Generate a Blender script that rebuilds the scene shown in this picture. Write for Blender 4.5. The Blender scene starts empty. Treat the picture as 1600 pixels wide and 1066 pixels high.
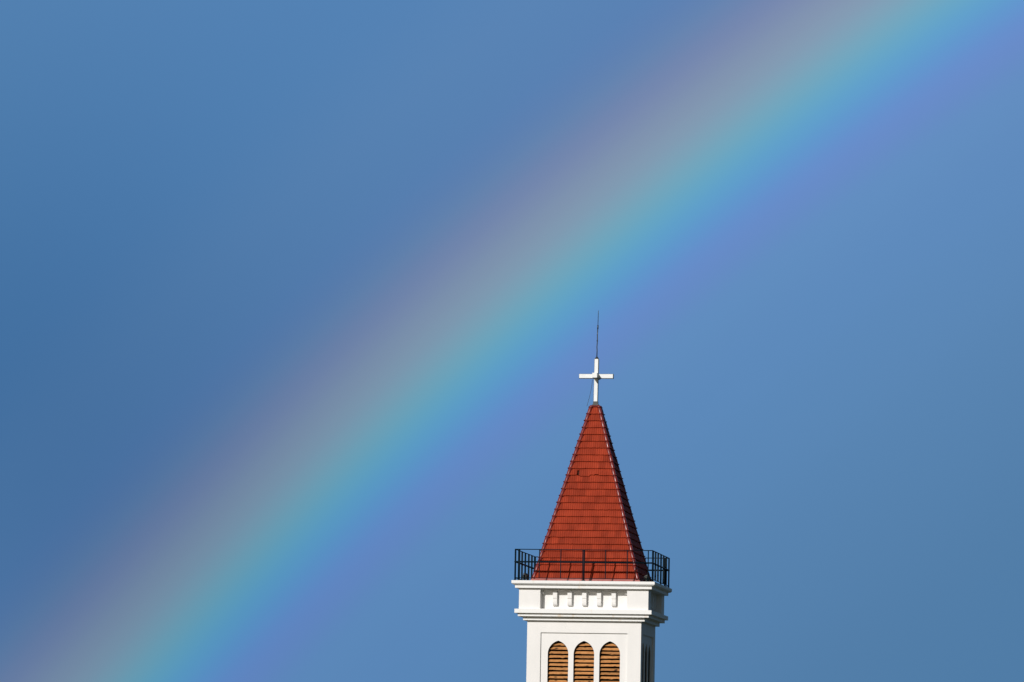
import bpy, math, random
from mathutils import Vector, Matrix
from mathutils.geometry import tessellate_polygon
R = math.radians
C = bpy.context.scene.collection
SC = bpy.context.scene
random.seed(7)
H = 26.0                      # height of the terrace above the ground

# ------------------------------------------------------------------ camera
def cam_matrix(yaw, pitch, roll, loc):
    f = Vector((-math.sin(yaw)*math.cos(pitch), math.cos(yaw)*math.cos(pitch), math.sin(pitch)))
    r = Vector((math.cos(yaw), math.sin(yaw), 0)); u = r.cross(f)
    r2 = r*math.cos(roll)+u*math.sin(roll); u2 = u*math.cos(roll)-r*math.sin(roll)
    m = Matrix((r2, u2, -f)).transposed().to_4x4(); m.translation = loc
    return m
cd = bpy.data.cameras.new('camera'); cam = bpy.data.objects.new('camera', cd); C.objects.link(cam)
cam.matrix_world = cam_matrix(0.1529, 0.0961, 0.0186, Vector((21.8519, -159.3681, H-7.865)))
cd.sensor_width = 36.0; cd.lens = 180.0; cd.clip_start = 1.0; cd.clip_end = 30000.0
SC.camera = cam

# ------------------------------------------------------------------ sky, rainbow, sun
ANTI = Vector((0.31281, 0.85296, -0.41787)).normalized()      # antisolar point: centre of the bow
SUN = -ANTI                                                   # towards the sun
sun_el = math.asin(SUN.z); sun_az = math.atan2(SUN.x, SUN.y)
W = bpy.data.worlds.new('World'); SC.world = W; W.use_nodes = True
nt = W.node_tree; nt.nodes.clear()
def wn(t, **k):
    n = nt.nodes.new(t)
    for a, b in k.items(): setattr(n, a, b)
    return n
def wl(a, b): nt.links.new(a, b)
def fill_ramp(rn, stops, interp='LINEAR'):
    cr = rn.color_ramp; cr.interpolation = interp
    while len(cr.elements) > 1: cr.elements.remove(cr.elements[-1])
    cr.elements[0].position = stops[0][0]; cr.elements[0].color = (*stops[0][1], 1)
    for p, c in stops[1:]:
        e = cr.elements.new(p); e.color = (*c, 1)
CLOUD = (-0.24913, 0.96513, 0.08038); CLOUD_R = 3.80; CLOUD_C = (0.6592, 0.7221, 0.7861)
tc = wn('ShaderNodeTexCoord')
nrm = wn('ShaderNodeVectorMath', operation='NORMALIZE'); wl(tc.outputs['Generated'], nrm.inputs[0])
dot = wn('ShaderNodeVectorMath', operation='DOT_PRODUCT'); wl(nrm.outputs[0], dot.inputs[0]); dot.inputs[1].default_value = ANTI
ac = wn('ShaderNodeMath', operation='ARCCOSINE'); wl(dot.outputs['Value'], ac.inputs[0])
deg = wn('ShaderNodeMath', operation='MULTIPLY'); wl(ac.outputs[0], deg.inputs[0]); deg.inputs[1].default_value = 180/math.pi
mr = wn('ShaderNodeMapRange'); wl(deg.outputs[0], mr.inputs['Value']); mr.inputs['From Min'].default_value = 35; mr.inputs['From Max'].default_value = 48
# sky colour against angle from the antisolar point (rain-lit inside, dark band outside)
SKY = [(35.0, 0.0837, 0.2068, 0.3937), (36.5, 0.091, 0.2173, 0.4136), (38.0, 0.1013, 0.2364, 0.4542), (39.0, 0.1079, 0.2495, 0.4876), (39.5, 0.1112, 0.2548, 0.5023), (39.8, 0.1149, 0.2599, 0.5102), (40.0, 0.1178, 0.2653, 0.5194), (40.2, 0.1212, 0.2648, 0.5288), (40.4, 0.1285, 0.2591, 0.5502), (40.6, 0.1314, 0.2622, 0.5769), (40.8, 0.1219, 0.2841, 0.5957), (41.0, 0.1128, 0.3212, 0.5961), (41.2, 0.119, 0.3587, 0.571), (41.4, 0.1449, 0.3764, 0.5236), (41.6, 0.1793, 0.3656, 0.4843), (41.8, 0.2059, 0.3358, 0.4523), (42.0, 0.2118, 0.3059, 0.4304), (42.2, 0.1976, 0.2772, 0.4211), (42.4, 0.1761, 0.2487, 0.4194), (42.6, 0.1493, 0.2331, 0.4178), (42.8, 0.1246, 0.2275, 0.4237), (43.0, 0.1086, 0.2181, 0.4312), (43.25, 0.0972, 0.2171, 0.4387), (43.5, 0.0943, 0.2197, 0.4401), (43.8, 0.0936, 0.2227, 0.4431), (44.2, 0.0933, 0.2259, 0.4468), (45.0, 0.0854, 0.2241, 0.4504), (46.0, 0.0844, 0.2258, 0.4516), (47.0, 0.0856, 0.2282, 0.4511), (48.0, 0.0865, 0.2304, 0.4514)]
ramp = wn('ShaderNodeValToRGB'); wl(mr.outputs[0], ramp.inputs[0])
fill_ramp(ramp, [((a-35)/13.0, c) for a, *c in SKY], 'CARDINAL')
sep = wn('ShaderNodeSeparateXYZ'); wl(nrm.outputs[0], sep.inputs[0])
asn = wn('ShaderNodeMath', operation='ARCSINE'); wl(sep.outputs['Z'], asn.inputs[0])
mre = wn('ShaderNodeMapRange'); wl(asn.outputs[0], mre.inputs['Value']); mre.inputs['From Min'].default_value = 0; mre.inputs['From Max'].default_value = R(12)
re = wn('ShaderNodeValToRGB'); wl(mre.outputs[0], re.inputs[0])
GE = [(0.0443, 0.0102), (0.0152, -0.0023), (0.021, 0.0021)]
st = []
for i in range(13):
    e = (i-5.5)/3
    st.append((i/12.0, [0.6*math.exp(g1*e+g2*e*e) for g1, g2 in GE]))
fill_ramp(re, st, 'B_SPLINE')
# a darker, heavier part of the rain cloud low on the left
dc = wn('ShaderNodeVectorMath', operation='DOT_PRODUCT'); wl(nrm.outputs[0], dc.inputs[0]); dc.inputs[1].default_value = CLOUD
ad = wn('ShaderNodeMath', operation='ARCCOSINE'); wl(dc.outputs['Value'], ad.inputs[0])
sq = wn('ShaderNodeMath', operation='POWER'); wl(ad.outputs[0], sq.inputs[0]); sq.inputs[1].default_value = 2
ng = wn('ShaderNodeMath', operation='MULTIPLY'); wl(sq.outputs[0], ng.inputs[0]); ng.inputs[1].default_value = -1/R(CLOUD_R)**2
ex = wn('ShaderNodeMath', operation='EXPONENT'); wl(ng.outputs[0], ex.inputs[0])
mc = wn('ShaderNodeMix', data_type='RGBA'); wl(ex.outputs[0], mc.inputs['Factor']); mc.inputs[6].default_value = (1, 1, 1, 1); mc.inputs[7].default_value = (*CLOUD_C, 1)
m0 = wn('ShaderNodeMix', data_type='RGBA', blend_type='MULTIPLY'); m0.inputs['Factor'].default_value = 1; wl(ramp.outputs[0], m0.inputs[6]); wl(mc.outputs[2], m0.inputs[7])
m1 = wn('ShaderNodeMix', data_type='RGBA', blend_type='MULTIPLY'); m1.inputs['Factor'].default_value = 1
wl(m0.outputs[2], m1.inputs[6]); wl(re.outputs[0], m1.inputs[7])
# soft unevenness of the rain cloud
nz = wn('ShaderNodeTexNoise'); wl(nrm.outputs[0], nz.inputs['Vector']); nz.inputs['Scale'].default_value = 9; nz.inputs['Detail'].default_value = 4
mz = wn('ShaderNodeMapRange'); wl(nz.outputs[0], mz.inputs['Value']); mz.inputs['To Min'].default_value = (1/0.6)*0.975; mz.inputs['To Max'].default_value = (1/0.6)*1.025
# unseen sky past the rain set dark grey-green to deepen the shaded faces
md = wn('ShaderNodeMapRange', interpolation_type='SMOOTHSTEP'); wl(deg.outputs[0], md.inputs['Value'])
md.inputs['From Min'].default_value = 48; md.inputs['From Max'].default_value = 69; md.inputs['To Min'].default_value = 0; md.inputs['To Max'].default_value = 1
m2 = wn('ShaderNodeVectorMath', operation='SCALE'); wl(m1.outputs[2], m2.inputs[0]); wl(mz.outputs[0], m2.inputs['Scale'])
m3 = wn('ShaderNodeMix', data_type='RGBA'); wl(md.outputs[0], m3.inputs['Factor']); wl(m2.outputs[0], m3.inputs[6]); m3.inputs[7].default_value = (0.034, 0.056, 0.064, 1)
bg1 = wn('ShaderNodeBackground'); wl(m3.outputs[2], bg1.inputs[0]); bg1.inputs[1].default_value = 1.0
sky = wn('ShaderNodeTexSky', sky_type='NISHITA'); sky.sun_disc = False; sky.sun_elevation = sun_el; sky.sun_rotation = sun_az
bg2 = wn('ShaderNodeBackground'); wl(sky.outputs[0], bg2.inputs[0]); bg2.inputs[1].default_value = 0.05
mk = wn('ShaderNodeMapRange', interpolation_type='SMOOTHSTEP'); wl(deg.outputs[0], mk.inputs['Value'])
mk.inputs['From Min'].default_value = 105; mk.inputs['From Max'].default_value = 145
mxs = wn('ShaderNodeMixShader'); wl(mk.outputs[0], mxs.inputs[0]); wl(bg1.outputs[0], mxs.inputs[1]); wl(bg2.outputs[0], mxs.inputs[2])
wo = wn('ShaderNodeOutputWorld'); wl(mxs.outputs[0], wo.inputs[0])

sl = bpy.data.lights.new('sun', 'SUN'); sl.energy = 3.85; sl.angle = R(0.5); sl.color = (1.0, 0.965, 0.93)
so = bpy.data.objects.new('sun', sl); C.objects.link(so); so.rotation_euler = ANTI.to_track_quat('-Z', 'Y').to_euler(); so.location = (-60, -120, 90)
vs = SC.view_settings; vs.view_transform = 'Standard'; vs.look = 'None'; vs.exposure = 0; vs.gamma = 1

# ------------------------------------------------------------------ materials
def mat(name, col, rough=0.6, spec=0.5, metal=0.0, var=0.0, vscale=3.0, col2=None, stretch=(1, 1, 1), attr=None, rng=None, bump=0.0, bscale=40.0, coat=0.0):
    m = bpy.data.materials.new(name); m.use_nodes = True; n = m.node_tree; b = n.nodes['Principled BSDF']
    b.inputs['Roughness'].default_value = rough; b.inputs['Metallic'].default_value = metal
    b.inputs['Specular IOR Level'].default_value = spec; b.inputs['Coat Weight'].default_value = coat; b.inputs['Coat Roughness'].default_value = 0.1
    b.inputs['Base Color'].default_value = (*col, 1)
    t = n.nodes.new('ShaderNodeTexCoord'); mp = n.nodes.new('ShaderNodeMapping'); mp.inputs['Scale'].default_value = stretch
    n.links.new(t.outputs['Object'], mp.inputs[0])
    out = None
    if col2 is not None:
        z = n.nodes.new('ShaderNodeTexNoise'); z.inputs['Scale'].default_value = vscale; z.inputs['Detail'].default_value = 6; z.inputs['Roughness'].default_value = 0.65
        n.links.new(mp.outputs[0], z.inputs['Vector'])
        k = n.nodes.new('ShaderNodeMapRange'); k.inputs['From Min'].default_value = rng[0] if rng else 0.5-var; k.inputs['From Max'].default_value = rng[1] if rng else 0.5+var
        n.links.new(z.outputs[0], k.inputs['Value'])
        x = n.nodes.new('ShaderNodeMix'); x.data_type = 'RGBA'; x.inputs[6].default_value = (*col, 1); x.inputs[7].default_value = (*col2, 1)
        n.links.new(k.outputs[0], x.inputs['Factor']); out = x.outputs[2]
    if attr:
        a = n.nodes.new('ShaderNodeAttribute'); a.attribute_name = attr
        x = n.nodes.new('ShaderNodeVectorMath'); x.operation = 'SCALE'
        if out is None: x.inputs[0].default_value = col
        else: n.links.new(out, x.inputs[0])
        n.links.new(a.outputs['Fac'], x.inputs['Scale']); out = x.outputs[0]
    if out is not None: n.links.new(out, b.inputs['Base Color'])
    if bump:
        z = n.nodes.new('ShaderNodeTexNoise'); z.inputs['Scale'].default_value = bscale; z.inputs['Detail'].default_value = 5
        n.links.new(mp.outputs[0], z.inputs['Vector'])
        bp = n.nodes.new('ShaderNodeBump'); bp.inputs['Strength'].default_value = bump; bp.inputs['Distance'].default_value = 0.01
        n.links.new(z.outputs[0], bp.inputs['Height']); n.links.new(bp.outputs[0], b.inputs['Normal'])
    return m
M = {}
M['plaster'] = mat('white_painted_plaster', (0.76, 0.745, 0.725), 0.75, 0.25, col2=(0.70, 0.69, 0.67), var=0.22, vscale=1.6, stretch=(1, 1, 0.35), bump=0.25, bscale=30)
M['slab'] = mat('weathered_white_coping', (0.76, 0.76, 0.745), 0.7, 0.25, col2=(0.66, 0.52, 0.36), rng=(0.58, 0.80), vscale=3.2, stretch=(1.5, 1.5, 0.6), bump=0.3, bscale=35)
M['tile'] = mat('glazed_red_roof_tile', (0.315, 0.041, 0.016), 0.55, 0.10, col2=(0.22, 0.027, 0.011), var=0.2, vscale=2.5, attr='tint')
M['cap'] = mat('glazed_dark_red_ridge_tile', (0.15, 0.021, 0.017), 0.26, 0.42, col2=(0.18, 0.022, 0.018), var=0.2, vscale=6)
M['under'] = mat('roof_underlay', (0.05, 0.015, 0.01), 0.9, 0.1)
M['flash'] = mat('pinkish_mortar_flashing', (0.42, 0.16, 0.14), 0.7, 0.3, col2=(0.3, 0.09, 0.08), var=0.2, vscale=5)
M['deck'] = mat('terrace_screed', (0.36, 0.34, 0.31), 0.85, 0.2, col2=(0.28, 0.27, 0.24), var=0.2, vscale=2)
M['rail'] = mat('dark_green_railing_paint', (0.003, 0.012, 0.019), 0.45, 0.06, col2=(0.004, 0.009, 0.014), var=0.2, vscale=12)
M['crossw'] = mat('white_cross_enamel', (0.76, 0.775, 0.775), 0.45, 0.4, col2=(0.66, 0.68, 0.68), var=0.2, vscale=5)
M['edge'] = mat('grey_green_painted_edge', (0.10, 0.13, 0.125), 0.5, 0.4, col2=(0.07, 0.085, 0.08), var=0.2, vscale=9)
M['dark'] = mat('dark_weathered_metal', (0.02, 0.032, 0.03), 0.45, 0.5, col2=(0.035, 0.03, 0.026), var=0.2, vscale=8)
M['steel'] = mat('dull_steel', (0.05, 0.065, 0.075), 0.4, 0.5, metal=0.4)
M['glass'] = mat('lamp_glass', (0.04, 0.09, 0.08), 0.15, 0.6)
M['inner'] = mat('black_for_unlit_belfry', (0.012, 0.011, 0.01), 0.95, 0.1)
def wood():
    m = mat('aged_pine_slats', (0.62, 0.30, 0.10), 0.6, 0.3, attr='tint'); n = m.node_tree; b = n.nodes['Principled BSDF']
    t = n.nodes.new('ShaderNodeTexCoord'); mp = n.nodes.new('ShaderNodeMapping'); mp.inputs['Scale'].default_value = (3, 3, 30); n.links.new(t.outputs['Object'], mp.inputs[0])
    z = n.nodes.new('ShaderNodeTexNoise'); z.inputs['Scale'].default_value = 3; z.inputs['Detail'].default_value = 5; n.links.new(mp.outputs[0], z.inputs[0])
    r = n.nodes.new('ShaderNodeValToRGB'); n.links.new(z.outputs[0], r.inputs[0])
    fill_ramp(r, [(0.30, (0.22, 0.07, 0.02)), (0.42, (0.42, 0.175, 0.05)), (0.56, (0.54, 0.26, 0.09)), (0.72, (0.33, 0.12, 0.035))])
    # dark knots, scattered
    mp2 = n.nodes.new('ShaderNodeMapping'); mp2.inputs['Scale'].default_value = (4, 4, 9); n.links.new(t.outputs['Object'], mp2.inputs[0])
    v = n.nodes.new('ShaderNodeTexVoronoi'); v.inputs['Scale'].default_value = 1.0; n.links.new(mp2.outputs[0], v.inputs['Vector'])
    k = n.nodes.new('ShaderNodeMapRange'); k.inputs['From Min'].default_value = 0.12; k.inputs['From Max'].default_value = 0.30; k.inputs['To Min'].default_value = 0.08; k.inputs['To Max'].default_value = 1.0; n.links.new(v.outputs['Distance'], k.inputs['Value'])
    a = n.nodes.new('ShaderNodeAttribute'); a.attribute_name = 'tint'
    mu = n.nodes.new('ShaderNodeMath'); mu.operation = 'MULTIPLY'; n.links.new(k.outputs[0], mu.inputs[0]); n.links.new(a.outputs['Fac'], mu.inputs[1])
    s = n.nodes.new('ShaderNodeVectorMath'); s.operation = 'SCALE'; n.links.new(r.outputs[0], s.inputs[0]); n.links.new(mu.outputs[0], s.inputs['Scale'])
    n.links.new(s.outputs[0], b.inputs['Base Color'])
    return m
M['wood'] = wood()
M['ground'] = mat('grass_and_earth', (0.03, 0.045, 0.02), 0.95, 0.1, col2=(0.05, 0.045, 0.03), var=0.15, vscale=0.05)

# ------------------------------------------------------------------ mesh helpers
class MB:
    def __init__(s): s.v = []; s.f = []; s.t = []; s.sm = []
    def add(s, vs, fs, tint=1.0, smooth=False):
        o = len(s.v); s.v += [tuple(p) for p in vs]
        for f in fs: s.f.append(tuple(o+i for i in f)); s.t.append(tint); s.sm.append(smooth)
    def box(s, a, b, tint=1.0):
        x0, y0, z0 = a; x1, y1, z1 = b
        s.add([(x0, y0, z0), (x1, y0, z0), (x1, y1, z0), (x0, y1, z0), (x0, y0, z1), (x1, y0, z1), (x1, y1, z1), (x0, y1, z1)],
              [(0, 3, 2, 1), (4, 5, 6, 7), (0, 1, 5, 4), (1, 2, 6, 5), (2, 3, 7, 6), (3, 0, 4, 7)], tint)
    def tube(s, pts, rad, n=12, cap=True, smooth=True):
        pts = [Vector(p) for p in pts]; rr = rad if isinstance(rad, (list, tuple)) else [rad]*len(pts)
        vs = []
        for i, p in enumerate(pts):
            d = (pts[min(i+1, len(pts)-1)]-pts[max(i-1, 0)]).normalized()
            a = d.cross(Vector((0, 0, 1)) if abs(d.z) < 0.9 else Vector((1, 0, 0))).normalized(); b = d.cross(a)
            for k in range(n):
                t = 2*math.pi*k/n; vs.append(p+(a*math.cos(t)+b*math.sin(t))*rr[i])
        fs = [(i*n+k, i*n+(k+1) % n, (i+1)*n+(k+1) % n, (i+1)*n+k) for i in range(len(pts)-1) for k in range(n)]
        o = len(s.v); s.add(vs, fs, 1.0, smooth)
        if cap:
            s.f.append(tuple(o+k for k in range(n))[::-1]); s.t.append(1.0); s.sm.append(False)
            s.f.append(tuple(o+(len(pts)-1)*n+k for k in range(n))); s.t.append(1.0); s.sm.append(False)
    def ring(s, prof):
        """square moulding: prof = [(half, z), ...] swept round the tower"""
        vs = []
        for h, z in prof: vs += [(-h, -h, z), (h, -h, z), (h, h, z), (-h, h, z)]
        s.add(vs, [(i*4+k, i*4+(k+1) % 4, (i+1)*4+(k+1) % 4, (i+1)*4+k) for i in range(len(prof)-1) for k in range(4)])
    def rot(s, k):
        """copy of the geometry turned k quarter turns about the tower axis"""
        c = MB(); c.f = list(s.f); c.t = list(s.t); c.sm = list(s.sm)
        for x, y, z in s.v:
            for _ in range(k): x, y = -y, x
            c.v.append((x, y, z))
        return c
    def merge(s, o): 
        n = len(s.v); s.v += o.v; s.f += [tuple(n+i for i in f) for f in o.f]; s.t += o.t; s.sm += o.sm
    def build(s, name, m, parent=None, bevel=0.0):
        me = bpy.data.meshes.new(name); me.from_pydata(s.v, [], s.f); me.materials.append(m)
        a = me.attributes.new('tint', 'FLOAT', 'FACE'); a.data.foreach_set('value', s.t)
        me.polygons.foreach_set('use_smooth', s.sm); me.update()
        o = bpy.data.objects.new(name, me); C.objects.link(o)
        if parent: o.parent = parent
        if bevel:
            b = o.modifiers.new('bevel', 'BEVEL'); b.width = bevel; b.segments = 2; b.limit_method = 'ANGLE'
        return o
def tag(o, label=None, cat=None, group=None, kind=None):
    if label: o['label'] = label
    if cat: o['category'] = cat
    if group: o['group'] = group
    if kind: o['kind'] = kind
def empty(name, loc):
    o = bpy.data.objects.new(name, None); o.location = loc; o.empty_display_size = 0.5; C.objects.link(o); return o
def poly_holes(outer, holes):
    """triangulated flat polygon (x,z) with holes -> verts2d, tris"""
    loops = [[Vector((x, z, 0)) for x, z in outer]]+[[Vector((x, z, 0)) for x, z in h] for h in holes]
    tris = tessellate_polygon(loops); v = [(p.x, p.y) for l in loops for p in l]
    return v, tris
def face_up(v2, tris, y):
    vs = [(x, y, z) for x, z in v2]; fs = []
    for a, b, c in tris:
        A, B, D = Vector(vs[a]), Vector(vs[b]), Vector(vs[c]); n = (B-A).cross(D-A)
        fs.append((a, b, c) if n.y < 0 else (a, c, b))
    return vs, fs
def reveal(mb, loop, y0, y1):
    """walls of an opening going back from y0 to y1"""
    n = len(loop); vs = [(x, y0, z) for x, z in loop]+[(x, y1, z) for x, z in loop]
    mb.add(vs, [(i, (i+1) % n, n+(i+1) % n, n+i) for i in range(n)])

# ------------------------------------------------------------------ ground
g = MB(); g.add([(-9000, -9000, 0), (9000, -9000, 0), (9000, 9000, 0), (-9000, 9000, 0)], [(0, 1, 2, 3)])
go = g.build('ground', M['ground']); tag(go, kind='structure')

# ------------------------------------------------------------------ church tower
tower = empty('church_tower', (0, 0, 0))
tag(tower, 'white square church bell tower with steep red tiled spire and louvred pointed windows', 'church tower')
ZS = 0.965                                      # vertical proportion below the terrace
def up(mb):
    mb.v = [(x, y, (z*ZS if -20 < z < 0 else z)+H) for x, y, z in mb.v]; return mb

# wall shaft with sunk panel and lancet openings
WH, PX, PT, PD = 1.785, 1.36, -1.65, 0.05        # half width, panel half width, panel top, panel depth
WT = -1.26                                      # top of the shaft
WX, WW, SP, AP, SILL = 0.81, 0.3225, -2.33, -1.905, -4.6
def lancet(cx, grow=0.0, y=0):
    w = WW+grow; rise = (AP-SP)+grow
    Rr = (w*w+rise*rise)/(2*w); pts = [(cx-w, SILL-grow), (cx+w, SILL-grow), (cx+w, SP)]
    a1 = math.atan2(rise, Rr-w)
    a_end = math.asin(rise/Rr)
    for i in range(1, 11):
        a = a_end*i/10; pts.append((cx+w-Rr+Rr*math.cos(a), SP+Rr*math.sin(a)))
    for i in range(9, 0, -1):
        a = a_end*i/10; pts.append((cx-w+Rr-Rr*math.cos(a), SP+Rr*math.sin(a)))
    pts.append((cx-w, SP)); return pts
PB = -5.2
panel = [(-PX, PB), (PX, PB), (PX, PT), (-PX, PT)]
wall = MB(); one = MB()
v2, t = poly_holes([(-WH, -H), (WH, -H), (WH, WT), (-WH, WT)], [panel]); one.add(*face_up(v2, t, -WH))
reveal(one, panel, -WH, -WH+PD)
holes = [lancet(cx) for cx in (-WX, 0, WX)]
v2, t = poly_holes(panel, holes); one.add(*face_up(v2, t, -WH+PD))
for h in holes: reveal(one, h, -WH+PD, -WH+0.30)
for k in range(4): wall.merge(one.rot(k))
up(wall).build('wall', M['plaster'], tower)

# louvred windows: one part each, its backing a near-black sheet put in for the unlit belfry
def lancet_halfwidth(z):
    if z <= SP: return WW
    w = WW; rise = AP-SP; Rr = (w*w+rise*rise)/(2*w); d = z-SP
    if d >= rise: return 0
    return math.sqrt(Rr*Rr-d*d)-(Rr-w)
def window(face, cx):
    m = MB(); z = SILL+0.03; y0 = -WH+PD+0.075
    first = True
    while z < AP-0.03:
        jit = random.uniform(-.006, .006); h = 0.077+random.uniform(-.006, .006)
        za, zb = z+jit, z+jit+h
        hw0, hw1 = lancet_halfwidth(za), lancet_halfwidth(min(zb, AP-.01))
        hw = max(0.02, hw1-0.004); hb = max(0.02, hw0-0.004)
        if hw1 > 0.03:
            N = 7; vs = []; ph = random.uniform(0, 9); tl = random.gauss(0, .005); wob = [random.uniform(-.004, .004)+tl*(2*i/N-1) for i in range(N+1)]
            if random.random() < .25: wob[random.randrange(1, N)] = random.choice((-.016, .014))
            for i in range(N+1):
                s = -1+2*i/N
                vs += [(cx+s*hb, y0+.0, za+wob[i]), (cx+s*hb, y0+.016, za+wob[i]-.004), (cx+s*hw, y0+.055, zb), (cx+s*hw, y0+.071, zb-.004)]
            fs = []
            for i in range(N):
                a = i*4; b = a+4
                fs += [(a, b, b+2, a+2), (a+1, a, a+2, a+3)[:0] or (a+2, b+2, b+3, a+3), (a, a+1, b+1, b), (a+1, a+3, b+3, b+1)]
            fs += [(0, 2, 3, 1), (N*4, N*4+1, N*4+3, N*4+2)]
            m.add(vs, fs, random.choice((1, 1, .92, 1.06, .85, .98, .76)))
        z += 0.1325
    if face: m = m.rot(face)
    o = up(m).build('window', M['wood'], tower)
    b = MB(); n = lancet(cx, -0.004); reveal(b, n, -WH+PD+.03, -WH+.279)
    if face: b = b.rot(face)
    up(b).build('dark_lining', M['dark'], o)  # near-black lining over the plaster reveal, added to darken the openings
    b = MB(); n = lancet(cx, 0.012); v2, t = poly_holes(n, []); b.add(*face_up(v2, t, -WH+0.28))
    if face: b = b.rot(face)
    up(b).build('backing', M['inner'], o)
for face in range(4):
    for cx in (-WX, 0, WX): window(face, cx)

# mouldings between the shaft and the frieze
def ringpart(name, prof, m, bevel=0.0):
    r = MB(); r.ring(prof); return up(r).build(name, m, tower, bevel)
ringpart('lower_cornice', [(1.70, -1.265), (1.905, -1.265), (1.905, -1.145), (2.05, -1.145), (2.05, -1.045), (2.145, -1.045), (2.145, -0.912), (2.0, -0.908), (0.0, -0.906)], M['slab'], 0.006)
# frieze: corner blocks, sunk bay with arcade and corbels on each face
FH, RX, RD = 2.025, 1.36, 0.29
fr = MB(); one = MB()
z0, z1 = -0.906, -0.236
bay = [(-RX, z0+0.012), (RX, z0+0.012), (RX, z1-.001), (-RX, z1-.001)]
v2, t = poly_holes([(-FH, z0), (FH, z0), (FH, z1), (-FH, z1)], [bay]); one.add(*face_up(v2, t, -FH))
reveal(one, bay, -FH, -FH+RD); one.add([(x, -FH+RD, z) for x, z in bay], [(0, 1, 2, 3)])
for k in range(4): fr.merge(one.rot(k))
frz = up(fr).build('frieze', M['plaster'], tower)
# arcade plate with six small round arches
def arcade(k):
    m = MB(); yA = -FH+0.172; yB = -FH+RD-0.001
    zt = z1-.004; zb = -0.40
    pts = [(-RX+.004, zt), (-RX+.004, zb)]
    CX = [-.92+.46*i for i in range(5)]
    edges = [-RX+0.07]+sum([[c-.062, c+.062] for c in CX], [])+[RX-0.07]
    for i in range(0, 12, 2):
        a, b = edges[i], edges[i+1]; c = (a+b)/2; r = (b-a)/2; hh = 0.115
        pts.append((a, zb))
        for q in range(1, 12):
            th = math.pi*(1-q/12); pts.append((c+r*math.cos(th), zb+hh*math.sin(th)))
        pts.append((b, zb))
    pts += [(RX-.004, zb), (RX-.004, zt)]
    v2, t = poly_holes(pts, []); m.add(*face_up(v2, t, yA)); 
    n = len(pts); vs = [(x, yA, z) for x, z in pts]+[(x, yB, z) for x, z in pts]
    m.add(vs, [(i, (i+1) % n, n+(i+1) % n, n+i) for i in range(n)])
    # thin raised arch lines
    for i in range(0, 12, 2):
        a, b = edges[i], edges[i+1]; c = (a+b)/2; r = (b-a)/2+.006
        arc = [(c+r*math.cos(math.pi*(1-q/12)), yA-.002, zb+.121*math.sin(math.pi*(1-q/12))) for q in range(13)]
        m.tube(arc, .014, 6)
    up(m.rot(k) if k else m).build('arcade', M['plaster'], tower)
def corbel(k, cx):
    m = MB(); w = .066; yf = -FH+.145; yb = -FH+RD
    prof = [(yb, -.305), (yf, -.305), (yf, -.545), (yf+.024, -.548), (yf+.024, -.568), (yf+.002, -.571), (yf, -.65), (yf+.008, -.70), (yf+.026, -.745), (yf+.052, -.772), (yf+.08, -.785), (yf+.11, -.775), (yb, -.77)]
    n = len(prof); vs = [(cx-w, y, z) for y, z in prof]+[(cx+w, y, z) for y, z in prof]
    m.add(vs, [(i, n+i, n+(i+1) % n, (i+1) % n) for i in range(n)])
    m.add(vs, [tuple(range(n)), tuple(range(2*n-1, n-1, -1))])
    up(m.rot(k) if k else m).build('corbel', M['plaster'], tower)
for k in range(4):
    arcade(k)
    for i in range(5): corbel(k, -.92+.46*i)
# top cornice: fillet, then the coping slab
ringpart('upper_cornice', [(1.95, -.238), (2.14, -.236), (2.14, -.133), (2.192, -.133), (2.238, -.092), (2.240, -.086), (2.240, -.006), (2.236, 0), (1.5, 0.004)], M['slab'])
d = MB(); d.box((-1.98, -1.98, -.05), (1.98, 1.98, .006)); up(d).build('terrace_floor', M['deck'], tower)

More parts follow.
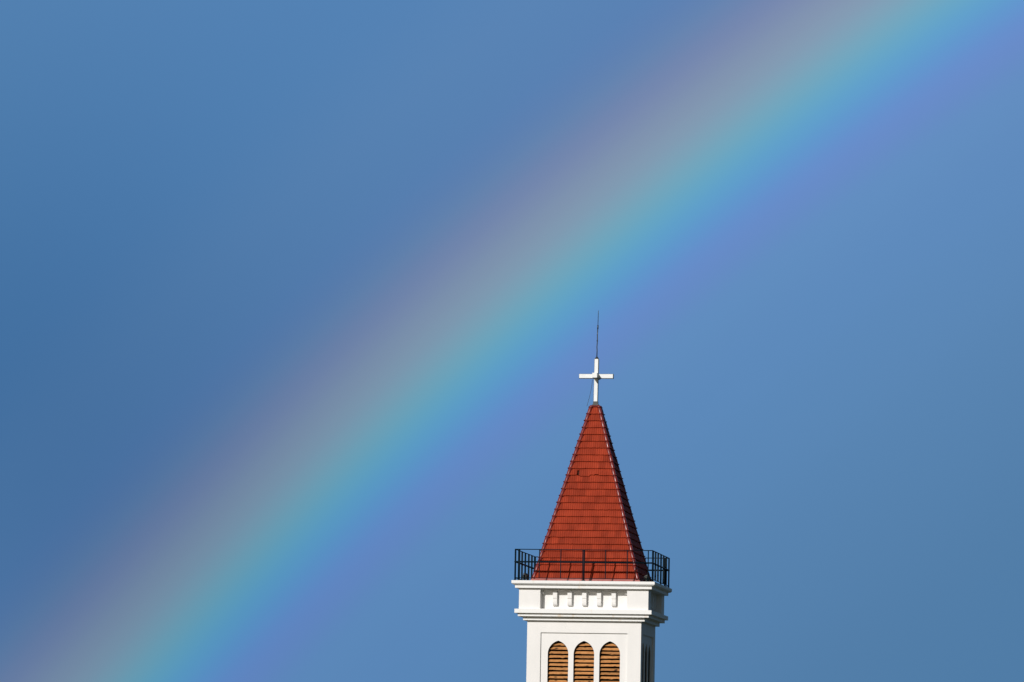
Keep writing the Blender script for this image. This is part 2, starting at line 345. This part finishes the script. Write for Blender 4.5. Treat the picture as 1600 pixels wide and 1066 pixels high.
# ------------------------------------------------------------------ spire roof
RB, RA = 1.650, 6.02                     # half width at terrace level, apex height
RT = 5.615                                # truncated here
def hw(z): return RB*(1-z/RA)
sl_len = math.hypot(RA, RB); UZ = RA/sl_len; UY = RB/sl_len       # unit up-slope of the front face
roof_u = MB(); roof_u.ring([(hw(0)-.03, .0), (hw(RT)-.03, RT), (0.001, RT+.002)])
roof = up(roof_u).build('roof', M['under'], tower)
cz = 0.2195; ZB = 0.085
nrow = int((RT-ZB)/cz)
def tile_face(k):
    m = MB(); P = 0.068; per = 5
    for row in range(nrow+1):
        za = ZB+row*cz; zb = min(za+cz+.012, RT)
        if zb-za < .05: continue
        wmax = hw(za)+.0; J = int(wmax/P)+1
        N = J*2*per
        # section: (height fraction, stand-off)
        sec = [(0.0, -.004), (0.0, .046), (.03, .050), (.35, .036), (.70, .024), (.84, .015), (.93, .007), (1.0, .000)]
        idx = []; vs = []
        cols = []
        for i in range(N+1):
            s = -J*P+i*P/per
            cols.append(s)
        sh = random.uniform(-.4, .4)*0.0
        tj = {}
        for s in cols:
            ti = math.floor(s/(P*3)+.31*row)
            if ti not in tj: tj[ti] = (random.uniform(-.003, .003), random.uniform(-.004, .004))
            dz, dn = tj[ti]
            ri = round(s/P)
            if ('r', ri) not in tj: tj[('r', ri)] = random.uniform(-.006, .006)
            dz += tj[('r', ri)]*.6
            rib = .006*(math.cos(2*math.pi*s/P))
            lipz = 0.0
            if k == 0 and row == 15:            # the slipped course
                if -.36 < s < -.05: lipz = -.032
                elif -.05 <= s < .06: lipz = .012
                elif .10 < s < .24: lipz = .026
                elif s <= -.42: lipz = .010
            for fz, st in sec:
                z = za+dz+(zb-za)*fz+(lipz*(1-fz) if fz < .5 else 0)
                z = min(z, RT)
                w = hw(z)+st*.2; ss = max(-w, min(w, s))
                off = (st+rib*(1 if fz < .9 else .4)+dn*(1-fz))
                vs.append((ss, -hw(z)-off*UZ, z+off*UY))
        q = len(sec)
        o = len(m.v); m.v += vs
        tints = {}
        for i in range(N):
            s = (cols[i]+cols[i+1])/2
            if abs(s) > hw(za)+P: continue
            if k == 0 and row == 15 and -.455 < s < -.385 : 
                hole = True
            else: hole = False
            ti = math.floor(s/(P*3)+.31*row)
            if ti not in tints: tints[ti] = random.choice((1, 1, 1.05, .95, .9, 1.1, .82))
            for j in range(q-1):
                if hole and 1 <= j <= 3: continue
                a, b, c2, d2 = i*q+j, (i+1)*q+j, (i+1)*q+j+1, i*q+j+1
                if vs[a][0] == vs[b][0] and vs[c2][0] == vs[d2][0]: continue
                m.f.append((o+a, o+b, o+c2, o+d2)); m.t.append(tints[ti]); m.sm.append(False)
    if k: m = m.rot(k)
    up(m).build('tiling', M['tile'], roof)
for k in range(4): tile_face(k)
# ridge caps down each hip: overlapping half-round tiles
def hipcap(k):
    m = MB(); n = 14
    a0 = Vector((-RB, -RB, 0)); ap = Vector((0, 0, RA)); ax = (ap-a0).normalized()
    out = Vector((-1, -1, 0)).normalized(); out = (out-ax*out.dot(ax)).normalized(); side = ax.cross(out)
    for row in range(nrow+1):
        za = ZB+row*cz-.015; zb = min(za+cz+.03, RT+.01)
        if zb-za < .06: continue
        pa = a0+(ap-a0)*(za/RA); pb = a0+(ap-a0)*(zb/RA)
        jr = random.uniform(-.003, .003); js = side*random.uniform(-.006, .006); pb = pb+out*random.uniform(-.012, .009)
        ra, rb = .066+jr, .050+jr
        secs = [(0, .083+jr, .033), (.08, .080+jr, .033), (.11, .059+jr, .026), (.16, .0585+jr, .0262), (.4, .0605+jr, .0275), (.65, .0605+jr, .0268), (.85, .058, .0235), (1, .053, .018)]
        vs = []
        for f, r, lift in secs:
            p = pa.lerp(pb, f)+js
            for q in range(n+1):
                t = math.pi*(-.62+1.24*q/n); vs.append(p+out*(r*math.cos(t)*.95+lift-.012)+side*(r*math.sin(t)))
        fs = [(i*(n+1)+q, (i+1)*(n+1)+q, (i+1)*(n+1)+q+1, i*(n+1)+q+1) for i in range(len(secs)-1) for q in range(n)]
        o = len(m.v); m.add(vs, fs, 1.0, True)
        c = pa+js+out*.01; m.v.append(tuple(c)); ci = len(m.v)-1
        for q in range(n): m.f.append((o+q, o+q+1, ci)); m.t.append(1.0); m.sm.append(False)
    if k: m = m.rot(k)
    up(m).build('hip_cap', M['cap'], roof)
for k in range(4): hipcap(k)
f = MB(); f.ring([(RB+.075, .006), (RB+.07, .035), (RB+.03, .09), (RB-.02, .125)]); up(f).build('base_flashing', M['flash'], roof)
f = MB(); f.ring([(hw(RT)+.05, RT-.02), (hw(RT)+.055, RT+.012), (hw(RT)+.02, RT+.03), (0.0, RT+.034)]); up(f).build('top_flashing', M['cap'], roof)

# ------------------------------------------------------------------ cross on the apex
ZC0 = RT+.034
cross = empty('roof_cross', (0, 0, H+ZC0))
tag(cross, 'white metal cross with thin lightning rod on the tip of the red spire', 'cross')
CB, CT, CM = 5.765, 7.12, 6.57           # bottom and top of the white shaft, middle of the arms
LEAN = 0.007
def cpart(mb, name, m, parent=cross, bevel=0.0):
    bevel = 0.0
    mb.v = [(x+(z-ZC0)*LEAN+.0, y, z-ZC0) for x, y, z in mb.v]; return mb.build(name, m, parent, bevel)
w = .066; a = .072; q = .009
b = MB(); b.box((-w, -w, CB), (w, w, CT)); upr = cpart(b, 'upright', M['edge'])
for y0, y1 in ((-w-.003, -w+.01), (w-.01, w+.003)):
    b = MB(); b.box((-w+q, y0, CB+q), (w-q*1.4, y1, CT-q)); cpart(b, 'panel', M['crossw'], upr)
b = MB(); b.box((-.545, -a, CM-a), (.545, a, CM+a)); bar = cpart(b, 'crossbar', M['edge'])
for y0, y1 in ((-a-.003, -a+.01), (a-.01, a+.003)):
    b = MB(); b.box((-.545+q, y0, CM-a+q*1.3), (.545-q*1.4, y1, CM+a-q)); cpart(b, 'panel', M['crossw'], bar)
for s0, s1 in ((-.42, -w-.001), (w+.001, .42)):
    b = MB(); b.box((-a-.003, s0, CM-a-.003), (a+.003, s1, CM+a+.003)); cpart(b, 'side_arm', M['crossw'], bevel=.006)
b = MB(); b.box((-.075, -.075, ZC0), (.075, .075, CB)); b.box((-.10, -.10, ZC0), (.10, .10, ZC0+.03)); cpart(b, 'pedestal', M['dark'])
b = MB(); b.tube([(0, 0, CT), (0, 0, CT+.02), (0, 0, CT+.085)], [.068, .06, .012], 16); cone = cpart(b, 'rod_base', M['dark'])
b = MB()
ZT = 8.66
b.tube([(0, 0, CT+.08), (.003, 0, 7.38), (-.006, 0, 7.5), (.006, 0, 7.68), (0, 0, 7.88), (.008, 0, 8.08)], .016, 8)
b.tube([(0, 0, 7.68), (0, 0, 7.72)], .02, 8)
b.tube([(.008, 0, 8.07), (.01, 0, 8.19)], .022, 8)
b.tube([(.01, 0, 8.18), (.014, 0, ZT-.03), (.014, 0, ZT)], [.010, .009, .004], 8)
cpart(b, 'lightning_rod', M['steel'])
b = MB(); pts = []
for i in range(15):
    t = i/14; x = -.10-.165*t-.05*math.sin(t*math.pi)*-.5; pts.append((x, -.09-.02*t, CM-.06-(CM-.06-RT)*t))
b.tube(pts, .006, 5); cpart(b, 'earth_wire', M['dark'])

# ------------------------------------------------------------------ terrace railing
rl = empty('terrace_railing', (0, 0, H+.006))
tag(rl, 'dark green metal safety railing round the terrace at the foot of the red spire', 'railing')
RR = 2.15; TZ = .962; MZ = .575; BZ = .075
XS = [-2.018, -1.40, -.72, .72-.0, 1.40, 2.018]
def post(p, rad, z1=TZ, name='post', k=0):
    m = MB(); x, y = p; m.tube([(x, y, 0), (x, y, z1)], rad, 10)
    m.tube([(x, y, 0), (x, y, .012)], rad*2.0, 10)
    if k: m = m.rot(k)
    m.build(name, M['rail'], rl)
for k in range(4):
    post((-RR, -RR), .017, k=k)
    post((-2.018, -RR), .030, k=k); post((2.018, -RR), .017, k=k)
    post((.012, -RR), .028, k=k); post((-.035, -RR), .012, k=k)
    for x in (-1.385, -.715, .685, 1.365):
        m = MB(); m.box((x-.0115, -RR-.028, BZ), (x+.0115, -RR+.028, TZ-.002)); (m.rot(k) if k else m).build('baluster', M['rail'], rl)
    for z, r, nm, dy in ((TZ, .014, 'top_rail', 0), (MZ, .026, 'middle_rail', -.0), (BZ, .012, 'bottom_rail', 0)):
        m = MB(); m.tube([(-RR-.0, -RR+dy, z+k*.0007), (RR+.0, -RR+dy, z+k*.0007)], r, 10); (m.rot(k) if k else m).build(nm, M['rail'], rl)

# ------------------------------------------------------------------ floodlights standing on the terrace
def flood(loc, rz, label):
    t = empty('floodlight', loc); t.rotation_euler = (0, 0, rz)
    tag(t, label, 'floodlight', 'floodlights on the terrace')
    m = MB(); m.box((-.10, -.05, 0), (.10, .05, .02)); m.box((-.115, -.02, .02), (-.10, .02, .20)); m.box((.10, -.02, .02), (.115, .02, .20)); m.build('bracket', M['rail'], t)
    m = MB(); vs = [(-.095, -.07, .08), (.095, -.07, .08), (.095, -.02, .27), (-.095, -.02, .27), (-.06, .06, .07), (.06, .06, .07), (.06, .10, .21), (-.06, .10, .21)]
    m.add(vs, [(0, 1, 2, 3), (5, 4, 7, 6), (4, 5, 1, 0), (3, 2, 6, 7), (1, 5, 6, 2), (4, 0, 3, 7)]); m.build('housing', M['dark'], t, .008)
    m = MB(); m.add([(-.08, -.0765, .10), (.08, -.0765, .10), (.08, -.0345, .25), (-.08, -.0345, .25)], [(0, 1, 2, 3)]); m.build('lens', M['glass'], t)
flood((-1.93, -1.35, H+.006), R(-110), 'small dark floodlight on the terrace behind the left side of the railing')
flood((1.86, -1.15, H+.006), R(110), 'small dark green floodlight on the terrace before the shaded right face of the spire')
